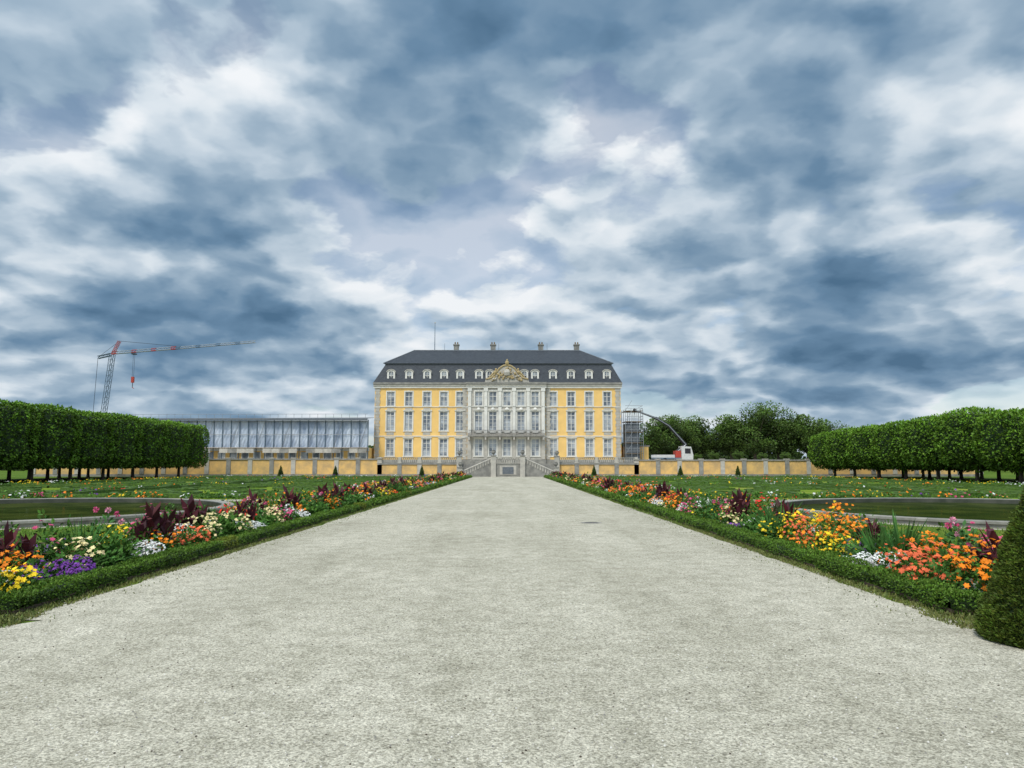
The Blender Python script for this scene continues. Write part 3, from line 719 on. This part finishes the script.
for x in CB:
    T.lathe((x,CY-.1,12.15),[(.02,-.4),(.35,-.2),(.42,.0),(.25,.3),(.02,.4)],M_white,8)
    T.box(x-.55,x+.55,CY-.15,CY-.002,7.75,8.05,M_white)
W.obj('walls',E);T.obj('stone_trim',E);G.obj('windows',E)
b=MB();b.box(CX0+.3,CX1-.3,CY-1.4,CY-.31,7.0,7.2,M_gstone)
b.box(CX0+.3,CX1-.3,CY-1.36,CY-1.3,8.15,8.22,M_iron)
for i in range(75): x=CX0+.35+i*(CX1-CX0-.7)/74;b.box(x-.025,x+.025,CY-1.355,CY-1.31,7.2,8.15,M_iron)
for x in PB:b.box(x-.15,x+.15,CY-1.3,CY-.35,6.4,6.99,M_stone)
b.obj('balcony',E)
b=MB();ze,zb,zr=17.3,20.9,24.8
def rect(x0,x1,y0,y1,z): return [(x0,y0,z),(x1,y0,z),(x1,y1,z),(x0,y1,z)]
e0=rect(X0-.25,X1+.25,PY-.5,PY+D_+.5,ze);e1=rect(X0+1.7,X1-1.5,PY+1.1,PY+D_-1.1,zb)
e1b=rect(X0+1.4,X1-1.2,PY+.8,PY+D_-.8,zb+.25)
for A,B_,m_ in ((e0,e1,M_slate),(e1,e1b,M_lead)):
    for i in range(4): j=(i+1)%4;b.poly([A[i],A[j],B_[j],B_[i]],m_)
ra=(-19.2,PY+D_/2,zr);rb=(14.4,PY+D_/2,zr)
b.poly([e1b[0],e1b[1],rb,ra],M_slate);b.poly([e1b[2],e1b[3],ra,rb],M_slate);b.poly([e1b[1],e1b[2],rb],M_slate);b.poly([e1b[3],e1b[0],ra],M_slate)
b.tube(ra,rb,.16,.16,M_lead,6)
for c_ in (e1b[0],e1b[3]): b.tube(c_,ra,.12,.12,M_lead,5)
for c_ in (e1b[1],e1b[2]): b.tube(c_,rb,.12,.12,M_lead,5)
b.obj('mansard_roof',E)
b=MB()
for x in LB+RB+[-5.62,-3.6,3.0,5.04]:
    y0=PY-.15;w_=.75;z0,z1=17.5,19.3
    arc=[(x+w_*math.cos(t),z1+.45*math.sin(t)) for t in np.linspace(0,PI,9)]
    out2=[(x+w_,z0)]+arc+[(x-w_,z0)]
    inn=[(x+w_*.55,z0+.35)]+[(x+w_*.55*math.cos(t),z1-.05+.22*math.sin(t)) for t in np.linspace(0,PI,9)]+[(x-w_*.55,z0+.35)]
    F=[(a,y0,c) for a,c in out2];I=[(a,y0,c) for a,c in inn];n=len(F)
    for i in range(n): j=(i+1)%n;b.poly([F[i],I[i],I[j],F[j]],M_white);b.poly([F[i],F[j],(F[j][0],y0+3,F[j][2]),(F[i][0],y0+3,F[i][2])],M_lead);b.poly([I[i],(I[i][0],y0+.2,I[i][2]),(I[j][0],y0+.2,I[j][2]),I[j]],M_white)
    b.poly([(a,y0+.2,c) for a,c in inn],M_glass);b.box(x-.04,x+.04,y0+.1,y0+.19,z0+.35,z1+.1,M_white);b.box(x-w_*.52,x+w_*.52,y0+.12,y0+.18,z0+1.1,z0+1.18,M_white)
    b.box(x-w_-.15,x+w_+.15,y0-.12,y0-.002,z0-.15,z0+.05,M_white)
    for k in range(8):
        t0,t1=PI*k/8,PI*(k+1)/8
        b.tube((x+(w_+.08)*math.cos(t0),y0-.06,z1+.5*math.sin(t0)),(x+(w_+.08)*math.cos(t1),y0-.06,z1+.5*math.sin(t1)),.09,.09,M_stone,5)
b.obj('dormers',E)
b=MB()
def chim(x,h=1.6,y=PY+D_/2+.6,w_=.5):
    b.box(x-w_,x+w_,y-.5,y+.5,22.5,zr+h-.5,M_gstone);b.box(x-w_-.12,x+w_+.12,y-.62,y+.62,zr+h-.5,zr+h-.25,M_gstone)
    for q in (-.25,.25): b.lathe((x+q,y,zr+h-.25),[(.15,0),(.12,.5)],M_rust,6)
chim(-10.65);chim(-3.16);chim(6.55);chim(13.84)
for x in (-13,-2,7.8):b.tube((x,PY+D_/2,zr),(x,PY+D_/2,zr+1.5),.03,.02,M_iron,4)
b.obj('chimneys',E)
b=MB();b.tube((-15.0,PY+D_/2,23),(-15.0,PY+D_/2,30.4),.10,.05,M_cgrey,6);b.lathe((-15.0,PY+D_/2,30.4),[(.01,0),(.14,.1),(.01,.25)],M_gold,8);b.obj('flagpole',E)
b=MB();cxx=-.29;yc=CY-.3
prof=[(-4.2,17.3),(-4.0,17.9),(-3.0,18.1),(-2.2,18.9),(-1.5,19.9),(-.8,20.4),(0,20.6),(.8,20.4),(1.5,19.9),(2.2,18.9),(3.0,18.1),(4.0,17.9),(4.2,17.3)]
f=[(cxx+x,yc,z) for x,z in prof];g=[(cxx+x,yc+.6,z) for x,z in prof]
b.poly(f,M_stone);b.poly(g[::-1],M_stone)
for i in range(len(f)): j=(i+1)%len(f);b.poly([f[i],f[j],g[j],g[i]],M_stone)
for i in range(1,len(prof)-2):
    p,q=prof[i],prof[i+1];b.tube((cxx+p[0],yc-.05,p[1]),(cxx+q[0],yc-.05,q[1]),.17,.17,M_gold,6)
r2=np.random.default_rng(3)
def blobm(x,y,z,r_,m_): b.lathe((x,y,z),[(.02,-r_),(r_*.75,-r_*.7),(r_,0),(r_*.7,r_*.7),(.02,r_)],m_,7)
for i in range(85):
    t=r2.uniform(-1,1);x=t*2.9;hz_=17.6+2.6*(1-abs(t))**.8*r2.uniform(.1,1.05);blobm(cxx+x,yc-.12+r2.uniform(-.12,.05),hz_,r2.uniform(.1,.27),M_gold if r2.random()<.75 else M_stone)
blobm(cxx,yc-.1,19.1,.75,M_stone);blobm(cxx,yc-.05,21.0,.42,M_gold);blobm(cxx,yc,21.5,.2,M_gold)
for sg in (-1,1):
    blobm(cxx+sg*2.2,yc,19.2,.38,M_gold);blobm(cxx+sg*2.1,yc,19.75,.22,M_gold);b.tube((cxx+sg*2.4,yc,19.2),(cxx+sg*3.3,yc,18.3),.25,.12,M_gold)
b.obj('cartouche',E)
# ---------------------------------------------------------------- wing under construction tent
E=empty('palace_wing_under_tent');b=MB()
TX0,TX1,TY=-65,-25.75,136.0
b.box(TX0,TX1,TY+1.5,TY+14,TZ,4.9,M_ochre)
b.box(TX0,TX1,TY+1.3,TY+1.5,4.3,4.9,M_white)
n=18
for i in range(n):
    x=TX0+(i+.5)*(TX1-TX0)/n;b.box(x-.55,x+.55,TY+1.42,TY+1.49,2.3,4.1,M_glass);b.box(x-.7,x-.56,TY+1.38,TY+1.49,2.3,4.2,M_white);b.box(x+.56,x+.7,TY+1.38,TY+1.49,2.3,4.2,M_white)
b.obj('ground_floor',E)
b=MB();n=25
for i in range(n):
    xa=TX0+i*(TX1-TX0)/n;xb=TX0+(i+1)*(TX1-TX0)/n;K=5;R_=6
    gr=[[(xa+(xb-xa)*u/K,TY+.18*math.sin(PI*u/K)*(1+.4*math.sin(i*2.1+v_))+.06*math.sin(u*3+v_*2+i),4.9+4.9*v_/R_) for u in range(K+1)] for v_ in range(R_+1)]
    for v_ in range(R_):
        for u in range(K): b.poly([gr[v_][u],gr[v_][u+1],gr[v_+1][u+1],gr[v_+1][u]],M_sheet)
b.obj('plastic_sheeting',E)
b=MB()
for i in range(n+1):
    x=TX0+i*(TX1-TX0)/n;b.tube((x,TY-.12,TZ),(x,TY-.12,10.0),.10,.10,M_cgrey,5)
    if i%2==0: b.tube((x,TY-1.1,TZ),(x,TY-1.1,4.9),.05,.05,M_steel,5)
for z in (4.9,7.3,9.75): b.tube((TX0,TY-.16,z),(TX1,TY-.16,z),.05,.05,M_steel,5)
for i in range(0,n,3):
    xa=TX0+i*(TX1-TX0)/n;xb=TX0+(i+1)*(TX1-TX0)/n;b.tube((xa,TY-.2,4.9),(xb,TY-.2,9.8),.04,.04,M_steel,4)
b.box(TX0,TX1,TY-1.3,TY-.25,4.75,4.87,M_rust)
for k in range(n):
    if k%5!=2: b.box(TX0+k*1.57,TX0+k*1.57+1.5,TY-1.25,TY-1.2,3.9,4.7,M_gstone if k%3==0 else M_stone)
b.obj('scaffold_frame',E)
b=MB()
b.poly([(TX0-9,TY-.8,10.0),(TX1,TY-.8,10.15),(TX1,TY+9,11.0),(TX0-9,TY+9,10.8)],M_lead)
b.box(TX0-9,TX1,TY-.95,TY-.8,9.8,10.16,M_lead)
b.tube((TX0-9,TY-.9,10.9),(TX1,TY-.9,11.0),.035,.035,M_steel,4)
for i in range(34): x=TX0-9+i*1.45;b.tube((x,TY-.9,10.0),(x,TY-.9,10.95),.03,.03,M_steel,4)
b.box(TX0-9,TX0,TY,TY+9,TZ,9.9,M_sheet)
b.obj('temporary_roof',E)
# ---------------------------------------------------------------- scaffold tower
E=empty('scaffold_tower');b=MB();sx0,sx1,sy0,sy1=21.9,25.2,138.5,143
for x in np.linspace(sx0,sx1,4):
    for y in (sy0,(sy0+sy1)/2,sy1): b.tube((x,y,TZ),(x,y,12.2),.06,.06,M_steel,5)
for z in np.arange(3.8,12,2.0):
    b.box(sx0,sx1,sy0,sy1,z,z+.08,M_rust)
    for dz in (.5,1.0):
        b.tube((sx0,sy0-.05,z+dz),(sx1,sy0-.05,z+dz),.035,.035,M_steel,4);b.tube((sx1,sy0,z+dz),(sx1,sy1,z+dz),.035,.035,M_steel,4)
    b.tube((sx0,sy0-.05,z),(sx0+1.3,sy0-.05,z+2),.03,.03,M_steel,4)
b.obj('frame',E)
b=MB();b.box(sx0+.2,sx1-.6,sy0+.5,sy1,TZ,9.5,M_lead);b.box(sx0,sx1+1.5,sy0+3,sy1+1,TZ,5.2,M_ochre);b.box(sx0-.1,sx1+1.7,sy0+2.9,sy1+1.1,5.2,5.45,M_gstone);b.obj('wrapped_stair_tower',E)
# ---------------------------------------------------------------- tower crane
E=empty('tower_crane');
cxp,cyp=-82.0,150.0
b=MB()
def lattice(p,q,w_,seg,m1,m2=None,tri=False,r_=.07):
    p=Vector(p);q=Vector(q);d=(q-p);Ln=d.length;d.normalize()
    up=Vector((0,1,0)) if abs(d.z)>.7 else Vector((0,0,1))
    s=d.cross(up).normalized();u=s.cross(d).normalized()
    cs=[s*w_/2,-s*w_/2,u*w_*.9] if tri else [s*w_/2+u*w_/2,-s*w_/2+u*w_/2,-s*w_/2-u*w_/2,s*w_/2-u*w_/2]
    k=len(cs)
    for i in range(seg):
        a=p+d*(Ln*i/seg);c=p+d*(Ln*(i+1)/seg);m_=m1 if (m2 is None or i%4) else m2
        for j in range(k):
            b.tube(a+cs[j],c+cs[j],r_,r_,m_,4,False)
            b.tube(a+cs[j],c+cs[(j+1)%k],r_*.5,r_*.5,m_,4,False);b.tube(a+cs[j],a+cs[(j+1)%k],r_*.5,r_*.5,m_,4,False)
lattice((cxp-1.2,cyp,0),(cxp+.9,cyp,24.2),.8,22,M_cgrey,None,False,.06);b.obj('mast',E)
b=MB()
lattice((cxp+.9,cyp,24.3),(cxp+14,cyp-.3,25.3),.55,13,M_jib,M_red,True,.065);lattice((cxp+14,cyp-.3,25.3),(cxp+30.3,cyp-.6,26.6),.45,16,M_jib,M_cgrey,True,.055);b.obj('jib',E)
b=MB()
lattice((cxp+.9,cyp,24.2),(cxp+2.2,cyp,27.0),.45,4,M_red,None,False,.05);lattice((cxp+.6,cyp,24.2),(cxp-2,cyp,23.6),.5,3,M_cgrey)
b.tube((cxp+2.2,cyp,27.0),(cxp+14,cyp-.3,25.9),.035,.035,M_iron,4);b.tube((cxp+2.2,cyp,27.0),(cxp-2,cyp,23.6),.035,.035,M_iron,4)
b.tube((cxp-2,cyp,23.6),(cxp-2.6,cyp,1.5),.045,.045,M_iron,4);b.box(cxp-3.2,cxp-1.2,cyp-1,cyp+1,.5,3,M_gstone);b.box(cxp-2,cxp+2,cyp-2,cyp+2,0,.49,M_cgrey)
b.obj('tie_bars_and_ballast',E)
b=MB();hx=cxp+5.4
b.box(hx-.4,hx+.4,cyp-.5,cyp+.3,24.2,24.4,M_iron);b.tube((hx-.15,cyp-.1,24.2),(hx-.15,cyp-.1,19.6),.03,.03,M_iron,4);b.tube((hx+.15,cyp-.1,24.2),(hx+.15,cyp-.1,19.6),.03,.03,M_iron,4)
b.box(hx-.26,hx+.26,cyp-.3,cyp+.1,18.4,19.6,M_red);b.tube((hx,cyp-.1,18.4),(hx,cyp-.1,17.4),.07,.07,M_iron,5);b.tube((hx,cyp-.1,17.4),(hx+.35,cyp-.1,17.2),.07,.05,M_red,5)
b.obj('trolley_and_hook',E)
# ---------------------------------------------------------------- loader crane truck
E=empty('crane_truck');b=MB();ty=131.0
tx=30.4
b.box(tx-5,tx-.2,ty-1.1,ty+1.1,2.75,3.0,M_cgrey);b.box(tx-5,tx-1.3,ty-1.1,ty-1.04,3.0,3.5,M_cwhite);b.box(tx-5,tx-1.3,ty+1.04,ty+1.1,3.0,3.5,M_cwhite)
cab=[(tx-.1,2.5),(tx+1.9,2.5),(tx+1.95,3.5),(tx+1.6,4.9),(tx-.1,5.0)]
f=[(x,ty-1.15,z) for x,z in cab];g=[(x,ty+1.15,z) for x,z in cab];b.poly(f,M_cwhite);b.poly(g[::-1],M_cwhite)
for i in range(5): j=(i+1)%5;b.poly([f[i],g[i],g[j],f[j]],M_cwhite)
b.box(tx+.5,tx+1.5,ty-1.17,ty-1.152,3.7,4.6,M_iron);b.box(tx-1.1,tx-.15,ty-1,ty+1,3.0,4.2,M_red)
b.obj('cab_and_bed',E);b=MB()
for x in (tx+.9,tx-3,tx-4.2):
    for y in (ty-1.1,ty+.8): b.tube((x,y,2.4),(x,y+.3,2.4),.5,.5,M_tyre,14)
b.obj('wheels',E);b=MB()
yb=ty
pts=[(tx-.7,4.0,.32),(tx+.9,5.3,.28),(tx-2.0,8.6,.24),(tx-4.1,9.9,.19),(tx-8.0,11.4,.12)]
for p,q in zip(pts[:-1],pts[1:]):
    b.tube((p[0],yb,p[1]),(q[0],yb,q[1]),p[2],q[2],M_iron,4);b.tube((p[0],yb-.35,p[1]),(q[0],yb-.35,q[1]+.0),.07,.07,M_steel,5);b.lathe((q[0],yb,q[1]),[(.02,-.3),(.3,-.15),(.3,.15),(.02,.3)],M_iron,8)
b.tube((pts[-1][0],yb,pts[-1][1]),(pts[-1][0],yb,pts[-1][1]-.8),.05,.05,M_iron,4)
b.obj('articulated_boom',E)
print('quads total',sum(len(m.polygons) for m in bpy.data.meshes))
